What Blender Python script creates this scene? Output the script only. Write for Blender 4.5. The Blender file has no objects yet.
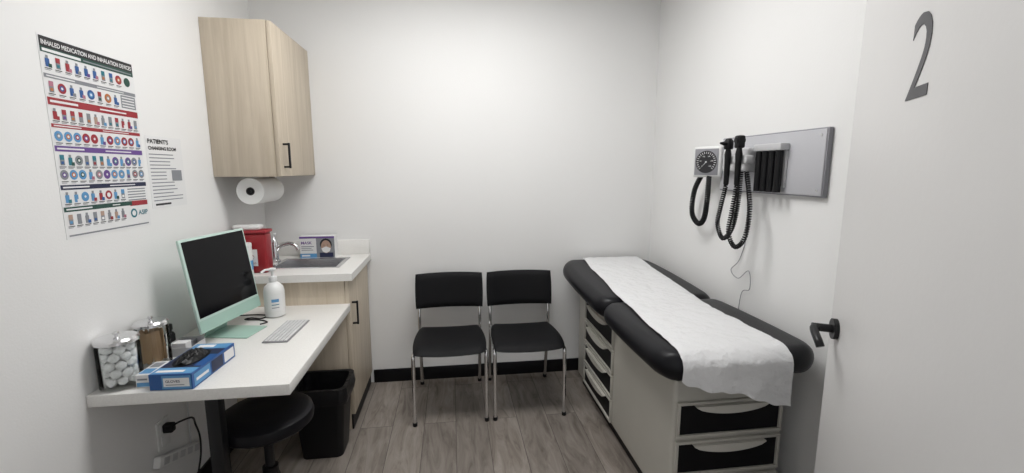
import bpy, bmesh, math, random
from mathutils import Vector, Matrix, noise
random.seed(7)
S=bpy.context.scene; COL=S.collection
XL,XR,YB=-1.178,1.414,3.009
ZC=2.70
# ------------------------------------------------------------------ materials
MATS={}
def mat(name,col,rough=.5,metal=0,bump=0,bscale=200,spec=.5,var=0,vscale=3,coat=0,emit=None,es=0,stretch=None,alpha=None):
    if name in MATS: return MATS[name]
    m=bpy.data.materials.new(name); m.use_nodes=True; nt=m.node_tree; b=nt.nodes['Principled BSDF']
    c=(col[0],col[1],col[2],1)
    b.inputs['Base Color'].default_value=c; b.inputs['Roughness'].default_value=rough; b.inputs['Metallic'].default_value=metal
    b.inputs['Specular IOR Level'].default_value=spec; b.inputs['Coat Weight'].default_value=coat
    tc=nt.nodes.new('ShaderNodeTexCoord')
    mp=nt.nodes.new('ShaderNodeMapping'); nt.links.new(tc.outputs['Object'],mp.inputs['Vector'])
    if stretch: mp.inputs['Scale'].default_value=stretch
    n=nt.nodes.new('ShaderNodeTexNoise'); n.inputs['Scale'].default_value=vscale; n.inputs['Detail'].default_value=5
    nt.links.new(mp.outputs[0],n.inputs['Vector'])
    v=var if var else .02
    r=nt.nodes.new('ShaderNodeValToRGB'); r.color_ramp.elements[0].position=.3; r.color_ramp.elements[1].position=.7
    r.color_ramp.elements[0].color=(c[0]*(1-v),c[1]*(1-v),c[2]*(1-v),1); r.color_ramp.elements[1].color=(min(1,c[0]*(1+v)),min(1,c[1]*(1+v)),min(1,c[2]*(1+v)),1)
    nt.links.new(n.outputs['Fac'],r.inputs['Fac']); nt.links.new(r.outputs['Color'],b.inputs['Base Color'])
    if bump:
        n2=nt.nodes.new('ShaderNodeTexNoise'); n2.inputs['Scale'].default_value=bscale; n2.inputs['Detail'].default_value=3
        nt.links.new(tc.outputs['Object'],n2.inputs['Vector'])
        bp=nt.nodes.new('ShaderNodeBump'); bp.inputs['Strength'].default_value=bump; bp.inputs['Distance'].default_value=.01
        nt.links.new(n2.outputs['Fac'],bp.inputs['Height']); nt.links.new(bp.outputs['Normal'],b.inputs['Normal'])
    if emit:
        b.inputs['Emission Color'].default_value=(*emit,1); b.inputs['Emission Strength'].default_value=es
    MATS[name]=m; return m
def wood(name,c1,c2,axis='z',scale=1.0):
    m=bpy.data.materials.new(name); m.use_nodes=True; nt=m.node_tree; b=nt.nodes['Principled BSDF']
    tc=nt.nodes.new('ShaderNodeTexCoord'); mp=nt.nodes.new('ShaderNodeMapping')
    mp.inputs['Scale'].default_value={'z':(16,16,.8),'x':(.9,14,14),'y':(14,.9,14)}[axis]
    nt.links.new(tc.outputs['Object'],mp.inputs['Vector'])
    n=nt.nodes.new('ShaderNodeTexNoise'); n.inputs['Scale'].default_value=1.8*scale; n.inputs['Detail'].default_value=8; n.inputs['Roughness'].default_value=.65; n.inputs['Distortion'].default_value=.6
    nt.links.new(mp.outputs[0],n.inputs['Vector'])
    r=nt.nodes.new('ShaderNodeValToRGB'); e=r.color_ramp.elements; e[0].position=.32; e[1].position=.66; e[0].color=(*c2,1); e[1].color=(*c1,1)
    nt.links.new(n.outputs['Fac'],r.inputs['Fac']); nt.links.new(r.outputs['Color'],b.inputs['Base Color'])
    b.inputs['Roughness'].default_value=.5
    bp=nt.nodes.new('ShaderNodeBump'); bp.inputs['Strength'].default_value=.05; nt.links.new(n.outputs['Fac'],bp.inputs['Height']); nt.links.new(bp.outputs['Normal'],b.inputs['Normal'])
    return m
M_wall=mat('wall_paint',(.755,.752,.744),.55,bump=.06,bscale=140,var=.012,vscale=1.5)
M_ceil=mat('ceiling_paint',(.82,.82,.81),.8)
M_door=mat('door_paint',(.63,.622,.615),.45,bump=.03,bscale=60,var=.02,vscale=2)
M_base=mat('black_baseboard',(.006,.006,.007),.5,spec=.2)
M_cab=wood('ash_laminate',(.585,.51,.41),(.455,.385,.295))
M_lam=mat('white_laminate',(.72,.71,.685),.35,var=.04,vscale=180)
M_blackmetal=mat('black_metal',(.007,.007,.008),.4,metal=.0,spec=.3)
M_black=mat('black_plastic',(.006,.006,.007),.45,spec=.25)
M_vinyl=mat('black_vinyl',(.006,.006,.008),.36,bump=.05,bscale=500,spec=.2)
M_fabric=mat('black_chair_vinyl',(.006,.006,.007),.6,bump=.06,bscale=600,spec=.16)
M_chrome=mat('chrome',(.75,.75,.76),.18,metal=1)
M_steel=mat('brushed_steel',(.64,.64,.65),.25,metal=1)
M_cream=mat('cream_enamel',(.45,.435,.39),.4,var=.02,vscale=5)
M_cream2=mat('cream_pull',(.54,.525,.475),.35)
M_recess=mat('drawer_recess_black',(.004,.004,.005),.55,spec=.2)
M_paper=mat('exam_paper',(.67,.67,.675),.8,bump=1.0,bscale=26,spec=.12)
M_white=mat('white_plastic',(.70,.70,.69),.35)
M_whitep=mat('white_print',(.72,.72,.72),.5)
M_grey=mat('grey_board',(.46,.46,.485),.45,var=.02)
M_greyd=mat('grey_board_edge',(.24,.24,.26),.5)
M_ltgrey=mat('light_grey_plastic',(.52,.52,.53),.4)
M_silver=mat('silver_aluminium',(.30,.30,.31),.35,metal=.3)
M_num=mat('number_grey',(.085,.085,.09),.5)
M_green=mat('pale_green_aluminium',(.36,.53,.46),.35,metal=.1)
M_greenl=mat('light_green_bezel',(.50,.64,.58),.4)
M_screen=mat('screen_glass',(.003,.003,.004),.12,spec=.2)
M_red=mat('sharps_red',(.26,.010,.016),.3)
M_roll=mat('paper_towel',(.74,.74,.73),.9,bump=.15,bscale=150)
M_core=mat('cardboard_core',(.04,.03,.025),.8)
M_blue=mat('glove_box_blue',(.012,.08,.27),.4)
M_bluel=mat('light_blue_print',(.09,.27,.50),.5)
M_navy=mat('navy_print',(.008,.014,.05),.5)
M_purple=mat('purple_print',(.12,.055,.24),.5)
M_redp=mat('red_print',(.30,.018,.028),.5)
M_orange=mat('orange_print',(.45,.15,.04),.5)
M_greenp=mat('dark_green_print',(.012,.06,.045),.5)
M_teal=mat('teal_print',(.015,.16,.21),.5)
M_pink=mat('pink_print',(.40,.15,.21),.5)
M_greyp=mat('grey_print',(.22,.23,.25),.6)
M_ink=mat('black_ink',(.009,.009,.012),.5)
M_skin=mat('beige_print',(.40,.27,.205),.5)
M_cotton=mat('cotton',(.88,.88,.87),1,bump=.5,bscale=90,spec=.1)
M_stick=wood('birch_stick',(.55,.37,.22),(.40,.26,.14))
M_bag=mat('black_liner',(.008,.008,.009),.35,bump=.6,bscale=40,spec=.3)
M_light=mat('light_diffuser',(.9,.9,.9),.5,emit=(1,.995,.985),es=15.5)
def glass():
    m=bpy.data.materials.new('clear_glass'); m.use_nodes=True; nt=m.node_tree; nt.nodes.clear()
    o=nt.nodes.new('ShaderNodeOutputMaterial'); t=nt.nodes.new('ShaderNodeBsdfTransparent'); t.inputs[0].default_value=(.985,.995,.995,1)
    g=nt.nodes.new('ShaderNodeBsdfGlossy'); g.inputs['Roughness'].default_value=.05
    f=nt.nodes.new('ShaderNodeLayerWeight'); f.inputs[0].default_value=.18; mx=nt.nodes.new('ShaderNodeMixShader')
    nt.links.new(f.outputs['Fresnel'],mx.inputs[0]); nt.links.new(t.outputs[0],mx.inputs[1]); nt.links.new(g.outputs[0],mx.inputs[2]); nt.links.new(mx.outputs[0],o.inputs[0]); return m
M_glass=glass()
def floor_mat():
    m=bpy.data.materials.new('grey_wood_planks'); m.use_nodes=True; nt=m.node_tree; b=nt.nodes['Principled BSDF']
    tc=nt.nodes.new('ShaderNodeTexCoord')
    mp=nt.nodes.new('ShaderNodeMapping'); mp.inputs['Rotation'].default_value=(0,0,math.radians(90)); nt.links.new(tc.outputs['Object'],mp.inputs[0])
    br=nt.nodes.new('ShaderNodeTexBrick'); br.offset=.37; br.inputs['Scale'].default_value=1; br.inputs['Brick Width'].default_value=1.22; br.inputs['Row Height'].default_value=.18
    br.inputs['Mortar Size'].default_value=.0016; br.inputs['Color1'].default_value=(0,0,0,1); br.inputs['Color2'].default_value=(1,1,1,1); br.inputs['Mortar'].default_value=(.5,.5,.5,1)
    nt.links.new(mp.outputs[0],br.inputs['Vector'])
    sc=nt.nodes.new('ShaderNodeVectorMath'); sc.operation='SCALE'; sc.inputs['Scale'].default_value=7; nt.links.new(br.outputs['Color'],sc.inputs[0])
    ad=nt.nodes.new('ShaderNodeVectorMath'); ad.operation='ADD'; nt.links.new(tc.outputs['Object'],ad.inputs[0]); nt.links.new(sc.outputs[0],ad.inputs[1])
    mp2=nt.nodes.new('ShaderNodeMapping'); mp2.inputs['Scale'].default_value=(9,1.5,1); nt.links.new(ad.outputs[0],mp2.inputs[0])
    n=nt.nodes.new('ShaderNodeTexNoise'); n.inputs['Scale'].default_value=2.0; n.inputs['Detail'].default_value=9; n.inputs['Roughness'].default_value=.66; n.inputs['Distortion'].default_value=1.4
    nt.links.new(mp2.outputs[0],n.inputs['Vector'])
    r=nt.nodes.new('ShaderNodeValToRGB'); e=r.color_ramp.elements; e[0].position=.28; e[0].color=(.10,.080,.066,1); e[1].position=.72; e[1].color=(.30,.268,.238,1)
    k=e.new(.47); k.color=(.205,.178,.155,1)
    nt.links.new(n.outputs['Fac'],r.inputs['Fac'])
    hs=nt.nodes.new('ShaderNodeHueSaturation'); nt.links.new(r.outputs['Color'],hs.inputs['Color'])
    mr=nt.nodes.new('ShaderNodeMapRange'); mr.inputs['To Min'].default_value=.86; mr.inputs['To Max'].default_value=1.15; nt.links.new(br.outputs['Color'],mr.inputs['Value']); nt.links.new(mr.outputs[0],hs.inputs['Value'])
    mx=nt.nodes.new('ShaderNodeMix'); mx.data_type='RGBA'; nt.links.new(br.outputs['Fac'],mx.inputs['Factor']); nt.links.new(hs.outputs[0],mx.inputs['A']); mx.inputs['B'].default_value=(.06,.05,.045,1)
    nt.links.new(mx.outputs['Result'],b.inputs['Base Color']); b.inputs['Roughness'].default_value=.42
    bp=nt.nodes.new('ShaderNodeBump'); bp.inputs['Strength'].default_value=.08; nt.links.new(n.outputs['Fac'],bp.inputs['Height']); nt.links.new(bp.outputs['Normal'],b.inputs['Normal'])
    return m
M_floor=floor_mat()
# ------------------------------------------------------------------ builder
class MB:
    def __init__(s): s.v=[];s.f=[];s.m=[];s.mats=[]
    def mi(s,m):
        if m not in s.mats: s.mats.append(m)
        return s.mats.index(m)
    def add(s,vs,fs,m,M=None):
        o=len(s.v)
        for p in vs:
            p=Vector(p)
            if M is not None: p=M@p
            s.v.append(p)
        k=s.mi(m)
        for f in fs: s.f.append([i+o for i in f]); s.m.append(k)
        return s
    def box(s,lo,hi,m,bev=0,seg=2,M=None):
        bm=bmesh.new(); bmesh.ops.create_cube(bm,size=1)
        lo=Vector(lo);hi=Vector(hi);c=(lo+hi)/2;d=hi-lo
        for v in bm.verts: v.co=Vector((v.co.x*d.x+c.x,v.co.y*d.y+c.y,v.co.z*d.z+c.z))
        if bev: bmesh.ops.bevel(bm,geom=bm.edges[:],offset=min(bev,min(abs(t) for t in d)*.49),segments=seg,profile=.5,affect='EDGES')
        bm.normal_update(); bm.verts.index_update()
        s.add([v.co.copy() for v in bm.verts],[[v.index for v in f.verts] for f in bm.faces],m,M); bm.free(); return s
    def lathe(s,prof,m,c=(0,0,0),axis=(0,0,1),seg=32,M=None,cap=True):
        ax=Vector(axis).normalized(); t=Vector((1,0,0)) if abs(ax.x)<.9 else Vector((0,1,0))
        u=ax.cross(t).normalized(); w=ax.cross(u); c=Vector(c); vs=[];fs=[]
        for r,h in prof:
            for i in range(seg):
                a=2*math.pi*i/seg; vs.append(c+ax*h+u*(r*math.cos(a))+w*(r*math.sin(a)))
        for j in range(len(prof)-1):
            for i in range(seg):
                k=(i+1)%seg; fs.append([j*seg+i,j*seg+k,(j+1)*seg+k,(j+1)*seg+i])
        if cap:
            fs.append(list(range(seg))[::-1]); fs.append([(len(prof)-1)*seg+i for i in range(seg)])
        return s.add(vs,fs,m,M)
    def cyl(s,p0,p1,r,m,r1=None,seg=20,M=None):
        p0=Vector(p0);p1=Vector(p1);L=(p1-p0).length
        return s.lathe([(r,0),(r if r1 is None else r1,L)],m,p0,p1-p0,seg,M)
    def tube(s,pts,r,m,seg=8,M=None):
        pts=[Vector(p) for p in pts]; n=len(pts); vs=[];fs=[]
        T=[(pts[min(i+1,n-1)]-pts[max(i-1,0)]).normalized() for i in range(n)]
        u=T[0].orthogonal().normalized()
        for i in range(n):
            u=(u-T[i]*u.dot(T[i])).normalized(); w=T[i].cross(u)
            for k in range(seg):
                a=2*math.pi*k/seg; vs.append(pts[i]+u*r*math.cos(a)+w*r*math.sin(a))
        for i in range(n-1):
            for k in range(seg):
                q=(k+1)%seg; fs.append([i*seg+k,i*seg+q,(i+1)*seg+q,(i+1)*seg+k])
        fs.append(list(range(seg))[::-1]); fs.append([(n-1)*seg+k for k in range(seg)])
        return s.add(vs,fs,m,M)
    def poly(s,pts,th,m,M):
        n=len(pts); vs=[(p[0],p[1],0) for p in pts]+[(p[0],p[1],th) for p in pts]
        fs=[list(range(n))[::-1],[n+i for i in range(n)]]+[[i,(i+1)%n,n+(i+1)%n,n+i] for i in range(n)]
        return s.add(vs,fs,m,M)
    def rect(s,a,b,c,d,m,M,n=.0005):
        return s.add([(a,b,n),(c,b,n),(c,d,n),(a,d,n)],[[0,1,2,3]],m,M)
    def disc(s,x,y,r,m,M,n=.0007,seg=16,ry=None):
        ry=ry or r
        return s.add([(x+r*math.cos(2*math.pi*i/seg),y+ry*math.sin(2*math.pi*i/seg),n) for i in range(seg)],[list(range(seg))],m,M)
    def text(s,t,x,y,h,m,M,n=.001,width=None,align='L',bold=0):
        cu=bpy.data.curves.new('t','FONT'); cu.body=t; cu.size=1; cu.offset=bold; cu.resolution_u=4
        ob=bpy.data.objects.new('t',cu); COL.objects.link(ob); dg=bpy.context.evaluated_depsgraph_get(); dg.update()
        me=bpy.data.meshes.new_from_object(ob.evaluated_get(dg))
        vs=[v.co.copy() for v in me.vertices]; fs=[list(p.vertices) for p in me.polygons]
        bpy.data.objects.remove(ob); bpy.data.meshes.remove(me); bpy.data.curves.remove(cu)
        if not vs: return s
        x0=min(v.x for v in vs);x1=max(v.x for v in vs);y0=min(v.y for v in vs);y1=max(v.y for v in vs)
        sy=h/(y1-y0); sx=sy if width is None else width/(x1-x0)
        W=(x1-x0)*sx; ox={'L':0,'C':-W/2,'R':-W}[align]
        return s.add([((v.x-x0)*sx+x+ox,(v.y-y0)*sy+y,n) for v in vs],fs,m,M)
    def obj(s,name,parent=None,origin=None,smooth=35,label=None,fix=True):
        if parent is not None and origin is None: origin=Vector(parent['_o'])
        if origin is None:
            origin=Vector((sum(v.x for v in s.v)/len(s.v),sum(v.y for v in s.v)/len(s.v),min(v.z for v in s.v)))
        origin=Vector(origin)
        me=bpy.data.meshes.new(name); me.from_pydata([v-origin for v in s.v],[],s.f)
        for m in s.mats: me.materials.append(m)
        me.polygons.foreach_set('material_index',s.m)
        if fix:
            bm=bmesh.new(); bm.from_mesh(me); bmesh.ops.recalc_face_normals(bm,faces=bm.faces[:]); bm.to_mesh(me); bm.free()
        if smooth:
            me.polygons.foreach_set('use_smooth',[True]*len(me.polygons)); me.update(); me.set_sharp_from_angle(angle=math.radians(smooth))
        me.update()
        ob=bpy.data.objects.new(name,me); COL.objects.link(ob)
        if parent is not None: ob.parent=parent; ob.location=origin-Vector(parent['_o'])
        else: ob.location=origin
        ob['_o']=tuple(origin)
        if label: ob['label']=label
        return ob
def thing(ob,label,cat,group=None):
    ob['label']=label; ob['category']=cat
    if group: ob['group']=group
    return ob
def root(name,loc,label,cat,group=None):
    e=bpy.data.objects.new(name,None); e.empty_display_size=.05; COL.objects.link(e); e.location=loc; e['_o']=tuple(loc)
    return thing(e,label,cat,group)
def frame(O,U,V):
    U=Vector(U).normalized(); V=Vector(V).normalized(); N=U.cross(V)
    M=Matrix.Identity(4)
    for i in range(3): M[i][0]=U[i];M[i][1]=V[i];M[i][2]=N[i];M[i][3]=O[i]
    return M
def struct(ob): ob['kind']='structure'; return ob
def spline(P,n=12):
    P=[Vector(p) for p in P]; P=[P[0]]+P+[P[-1]]; out=[]
    for i in range(1,len(P)-2):
        for k in range(n):
            t=k/n; a,b,c,d=P[i-1:i+3]
            out.append(.5*((2*b)+(c-a)*t+(2*a-5*b+4*c-d)*t*t+(3*b-a-3*c+d)*t**3))
    out.append(P[-2]); return out
def coil(path,R,turns,n=8):
    path=spline(path,20); L=[0]
    for a,b in zip(path,path[1:]): L.append(L[-1]+(b-a).length)
    def at(s):
        s=max(0,min(L[-1],s))
        for i in range(len(L)-1):
            if s<=L[i+1]: break
        t=(s-L[i])/max(1e-9,L[i+1]-L[i]); return path[i].lerp(path[i+1],t),(path[i+1]-path[i]).normalized()
    out=[];N=int(turns*n);u=None
    for i in range(N+1):
        p,T=at(L[-1]*i/N)
        u=T.orthogonal().normalized() if u is None else (u-T*u.dot(T)).normalized()
        w=T.cross(u); a=2*math.pi*i/n; out.append(p+u*R*math.cos(a)+w*R*math.sin(a))
    return out
def copy_thing(src,loc):
    r=src.copy(); COL.objects.link(r); r.location=loc
    def rec(a,b):
        for c in a.children:
            k=c.copy(); COL.objects.link(k); k.parent=b; k.matrix_parent_inverse=c.matrix_parent_inverse.copy(); rec(c,k)
    rec(src,r); return r
# ------------------------------------------------------------------ room shell
T=.1
struct(MB().box((XL-T,-.9,-.1),(XR+T,YB+T,0),M_floor).obj('floor',origin=(0,0,0),smooth=0))
struct(MB().box((XL-T,.15,ZC),(XR+T,YB+T,ZC+.1),M_ceil).obj('ceiling',origin=(0,0,ZC),smooth=0))
struct(MB().box((XL-T,.15,0),(XL,YB,ZC),M_wall).obj('wall_left',origin=(XL,0,0),smooth=0))
struct(MB().box((XR,.15,0),(XR+T,YB,ZC),M_wall).obj('wall_right',origin=(XR,0,0),smooth=0))
struct(MB().box((XL-T,YB,0),(XR+T,YB+T,ZC),M_wall).obj('wall_back',origin=(0,YB,0),smooth=0))
struct(MB().box((XL,.15,0),(-.33,.27,ZC),M_wall).box((.68,.15,0),(XR,.27,ZC),M_wall).box((-.33,.15,2.14),(.68,.27,ZC),M_wall).obj('wall_front',origin=(0,.2,0),smooth=0))
struct(MB().box((-.33,.15,0),(-.31,.27,2.12),M_door).box((.66,.15,0),(.68,.27,2.12),M_door).box((-.33,.15,2.12),(.68,.27,2.14),M_door).obj('trim_1',origin=(0,.2,0),smooth=0))
bh=.092
struct(MB().box((-.555,YB-.012,0),(XR-.012,YB,bh),M_base,bev=.003).obj('baseboard_back'))
struct(MB().box((XR-.012,.27,0),(XR,YB,bh),M_base,bev=.003).obj('baseboard_right'))
struct(MB().box((XL,.27,0),(XL+.012,2.43,bh),M_base,bev=.003).obj('baseboard_left'))
LY=.30
cl=root('ceiling_light',(.1,1.55+LY,ZC),'recessed flat white ceiling light panel above the room','ceiling light')
MB().box((-.5,1.25+LY,ZC-.02),(.7,1.85+LY,ZC-.012),M_light).obj('light_diffuser',cl,smooth=0)
MB().box((-.53,1.22+LY,ZC-.022),(-.5,1.88+LY,ZC),M_white).box((.7,1.22+LY,ZC-.022),(.73,1.88+LY,ZC),M_white).box((-.5,1.22+LY,ZC-.022),(.7,1.25+LY,ZC),M_white).box((-.5,1.85+LY,ZC-.022),(.7,1.88+LY,ZC),M_white).obj('light_frame',cl,smooth=0)
# door
D=Vector((.495,.869,0)).normalized(); LE=Vector((1.10,1.12,0))
door=bpy.data.objects.new('door_1',None); COL.objects.link(door); door.location=LE-D*.9; door['_o']=tuple(LE-D*.9); struct(door)
Md=frame(LE,-D,(0,0,1))
MB().box((0,.01,-.045),(.9,2.10,0),M_door,bev=.002,M=Md).obj('door_leaf',door,smooth=30)
nb=MB(); nb.text('2',.328,1.600,.163,M_num,Md,n=.0015,width=.092); o=nb.obj('room_number',door,smooth=0,label='dark grey number two')
sm=o.modifiers.new('s','SOLIDIFY'); sm.thickness=.001
hm=MB()
def dl(x,y,z): return Md@Vector((x,y,z))
hm.cyl(dl(.06,1.015,0),dl(.06,1.015,.012),.029,M_blackmetal,seg=28)
hm.cyl(dl(.06,1.015,.012),dl(.06,1.015,.06),.0115,M_blackmetal)
hm.tube(spline([dl(.06,1.015,.052),dl(.075,1.015,.058),(dl(.10,1.01,.060)),dl(.13,.998,.058),dl(.14,.985,.054)],6),.0105,M_blackmetal,seg=12)
hm.obj('door_handle',door,label='black lever door handle')
# ------------------------------------------------------------------ wall cabinet
cx,cy,z0,z1=-.857,2.426,1.425,2.179
wc=root('wall_cabinet',(-1.0,2.7,z0),'light ash wood-grain wall cabinet above the sink counter','cabinet')
MB().box((XL+.001,cy,z0),(cx-.022,YB-.001,z1),M_cab,bev=.001).obj('cabinet_body',wc,smooth=30)
wd=MB().box((cx-.020,cy+.001,z0+.002),(cx,YB-.004,z1-.002),M_cab,bev=.0015).obj('door',wc,smooth=30)
def barhandle(x,y,za,zb):
    b=MB(); b.box((x+.024,y-.006,za),(x+.034,y+.006,zb),M_blackmetal,bev=.002)
    b.box((x,y-.005,za+.002),(x+.028,y+.005,za+.012),M_blackmetal,bev=.001); b.box((x,y-.005,zb-.012),(x+.028,y+.005,zb-.002),M_blackmetal,bev=.001); return b
barhandle(cx,2.480,1.467,1.597).obj('handle',wd,label='black bar handle')
# base cabinet
kx,ky=-.563,2.44
bc=root('base_cabinet',(-.9,2.7,0),'light ash wood-grain base cabinet under the sink counter','cabinet')
MB().box((XL+.001,ky,0),(kx-.022,YB-.001,.78),M_cab,bev=.001).box((XL+.001,ky,.78),(kx-.022,ky+.018,.868),M_cab).box((kx-.04,ky+.018,.78),(kx-.022,YB-.001,.868),M_cab).box((XL+.001,YB-.019,.78),(kx-.04,YB-.001,.868),M_cab).obj('cabinet_body',bc,smooth=30)
bd=MB().box((kx-.020,ky+.002,.09),(kx,YB-.016,.862),M_cab,bev=.0015).obj('door',bc,smooth=30)
barhandle(kx,2.50,.60,.735).obj('handle',bd,label='black bar handle')
MB().box((kx-.0215,ky+.002,0),(kx-.012,YB-.014,.088),M_base).obj('toe_kick',bc,smooth=0,label='black toe kick')
# countertop with sink cutout
sx0,sx1,sy0,sy1=-1.01,-.66,2.60,2.86
ct=root('countertop',(-.88,2.7,.87),'white laminate sink countertop with low backsplash','countertop')
c=MB(); X0,X1,Y0,Y1=XL+.001,-.538,2.418,YB-.001
for a,b in [((X0,Y0),(X1,sy0)),((X0,sy1),(X1,Y1)),((X0,sy0),(sx0,sy1)),((sx1,sy0),(X1,sy1))]:
    c.box((a[0],a[1],.87),(b[0],b[1],.91),M_lam)
c.obj('worktop',ct,smooth=0)
MB().box((X0+.02,Y1-.018,.91),(X1-.004,Y1,1.005),M_lam,bev=.003).box((X0,Y0+.005,.91),(X0+.018,Y1,1.005),M_lam,bev=.003).obj('backsplash',ct,smooth=30)
sk=MB(); g=.003
def ring(sb,x0,x1,y0,y1,xi0,xi1,yi0,yi1,z,zi,m):
    sb.add([(x0,y0,z),(x1,y0,z),(x1,y1,z),(x0,y1,z),(xi0,yi0,zi),(xi1,yi0,zi),(xi1,yi1,zi),(xi0,yi1,zi)],[[0,1,5,4],[1,2,6,5],[2,3,7,6],[3,0,4,7]],m)
ring(sk,sx0-.02,sx1+.02,sy0-.02,sy1+.02,sx0-.017,sx1+.017,sy0-.017,sy1+.017,.9102,.914,M_steel)
ring(sk,sx0-.017,sx1+.017,sy0-.017,sy1+.017,sx0+g,sx1-g,sy0+g,sy1-g,.914,.9125,M_steel)
ring(sk,sx0+g,sx1-g,sy0+g,sy1-g,sx0+.012,sx1-.012,sy0+.012,sy1-.012,.9125,.80,M_steel)
ring(sk,sx0+.012,sx1-.012,sy0+.012,sy1-.012,sx0+.12,sx1-.12,sy0+.10,sy1-.10,.80,.79,M_steel)
sk.add([(sx0+.12,sy0+.1,.79),(sx1-.12,sy0+.1,.79),(sx1-.12,sy1-.1,.79),(sx0+.12,sy1-.1,.79)],[[0,1,2,3]],M_steel)
sk.lathe([(.025,0),(.025,.003),(.018,.003),(.016,.001)],M_chrome,((sx0+sx1)/2,(sy0+sy1)/2,.7905))
thing(sk.obj('sink',fix=False),'small rectangular stainless steel sink set in the counter','sink')
FX,FYY=-1.06,2.80
fc=root('faucet',(FX,FYY,.9105),'chrome single-lever faucet beside the sink','faucet')
f=MB(); f.lathe([(.03,0),(.03,.008),(.022,.014),(.021,.085),(.019,.095)],M_chrome,(FX,FYY,.9105))
f.tube(spline([(FX,FYY,.96),(FX+.025,FYY,1.0),(FX+.08,FYY-.005,1.02),(FX+.12,FYY-.01,1.01),(FX+.14,FYY-.01,.985)],8),.012,M_chrome,seg=14)
f.obj('spout',fc)
MB().lathe([(.02,0),(.022,.02),(.012,.04)],M_chrome,(FX,FYY,1.006)).tube(spline([(FX,FYY,1.04),(FX+.01,FYY-.02,1.07),(FX+.03,FYY-.06,1.09)],6),.007,M_chrome).obj('lever',fc)
# paper towel
RX,RZ=-1.03,1.349
pt=MB(); pt.lathe([(.021,.001),(.067,0),(.069,.004),(.069,.276),(.067,.28),(.021,.279)],M_roll,(RX,2.47,RZ),(0,1,0),seg=48,cap=False)
pt.lathe([(.021,0),(.021,.28),(.0185,.28),(.0185,0),(.021,0)],M_core,(RX,2.47,RZ),(0,1,0),seg=24,cap=False)
thing(pt.obj('paper_towel_roll',fix=False),'white paper towel roll hanging beneath the wall cabinet','paper towel')
ph=MB(); ph.box((RX-.015,2.764,RZ-.01),(RX+.015,2.768,1.4245),M_black,bev=.002).box((RX-.015,2.764,1.4205),(RX+.015,2.90,1.4245),M_black)
ph.cyl((RX,2.466,RZ),(RX,2.766,RZ),.006,M_black).cyl((RX,2.474,RZ),(RX,2.480,RZ),.017,M_black)
thing(ph.obj('paper_towel_holder'),'black rod holder screwed beneath the wall cabinet','paper towel holder')
# sharps container
sc_=root('sharps_container',(-1.07,2.56,.9105),'red sharps container with white lid on the counter','sharps container')
a0,a1,b0,b1=-1.155,-.985,2.50,2.575
b=MB(); b.box((a0,b0-.01,.9105),(a1,b1,1.125),M_red,bev=.012,seg=3)
Ms=frame((a0,b0-.0102,.9105),(1,0,0),(0,0,1))
b.obj('container_body',sc_)
l=MB(); l.rect(.045,.04,.125,.13,M_whitep,Ms,n=.0006); l.text('BIOHAZARD',.053,.05,.010,M_redp,Ms,width=.064,n=.0012)
for k in range(3):
    a=math.pi/2+k*2*math.pi/3; l.disc(.085+.013*math.cos(a),.095+.013*math.sin(a),.0125,M_redp,Ms,n=.001); l.disc(.085+.016*math.cos(a),.095+.016*math.sin(a),.0085,M_whitep,Ms,n=.0013)
l.disc(.085,.095,.005,M_redp,Ms,n=.0016)
l.obj('warning_label',sc_,smooth=0,fix=False)
MB().box((a0-.003,b0-.015,1.125),(a1+.006,b1+.005,1.142),M_redp,bev=.005).box((a0+.005,b0,1.142),(a1-.03,b1-.005,1.17),M_white,bev=.010,seg=3).obj('lid',sc_,label='white plastic lid with red rim')
# wipes tub
tx,ty=-1.068,2.452
wt=root('wipes_tub',(tx,ty,.9105),'white wipes tub with blue label on the counter','wipes tub')
MB().lathe([(.025,0),(.027,.004),(.027,.145),(.025,.15)],M_white,(tx,ty,.9105)).obj('tub_body',wt)
MB().lathe([(.0275,.03),(.0275,.08)],M_bluel,(tx,ty,.9105),cap=False).obj('label_band',wt)
MB().lathe([(.0275,.15),(.028,.154),(.027,.17),(.022,.173)],M_white,(tx,ty,.9105)).obj('cap',wt)
# mask box
mx0,my0=-.950,2.905
mb=root('mask_box',(-.84,2.94,.9105),'white face mask box with photo print against the backsplash','box')
MB().box((mx0,my0,.9105),(mx0+.21,my0+.075,1.045),M_whitep,bev=.001).obj('carton',mb,smooth=0)
Mm=frame((mx0,my0-.0002,.9105),(1,0,0),(0,0,1)); l=MB()
l.rect(0,0,.10,.026,M_bluel,Mm); l.rect(0,.122,.21,.134,M_purple,Mm); l.text('MASK',.010,.085,.018,M_purple,Mm,width=.065,n=.001,bold=.02); l.rect(.010,.068,.085,.073,M_greyp,Mm,n=.001)
l.rect(.010,.057,.07,.061,M_greyp,Mm); l.rect(.010,.046,.08,.050,M_greyp,Mm); l.rect(.010,.008,.06,.018,M_whitep,Mm,n=.001)
l.rect(.100,0,.21,.122,M_greyp,Mm); l.rect(.118,.0,.20,.030,M_navy,Mm,n=.0008)
l.disc(.158,.083,.036,M_ink,Mm,n=.0009,ry=.038); l.disc(.158,.068,.030,M_skin,Mm,n=.0011,ry=.041,seg=24); l.poly([(.137,.038),(.158,.028),(.179,.038),(.186,.058),(.158,.070),(.130,.058)],.0016,M_whitep,Mm)
l.rect(.143,.077,.150,.080,M_ink,Mm,n=.0016); l.rect(.165,.077,.172,.080,M_ink,Mm,n=.0016)
l.obj('printed_front',mb,smooth=0,fix=False)
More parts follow.
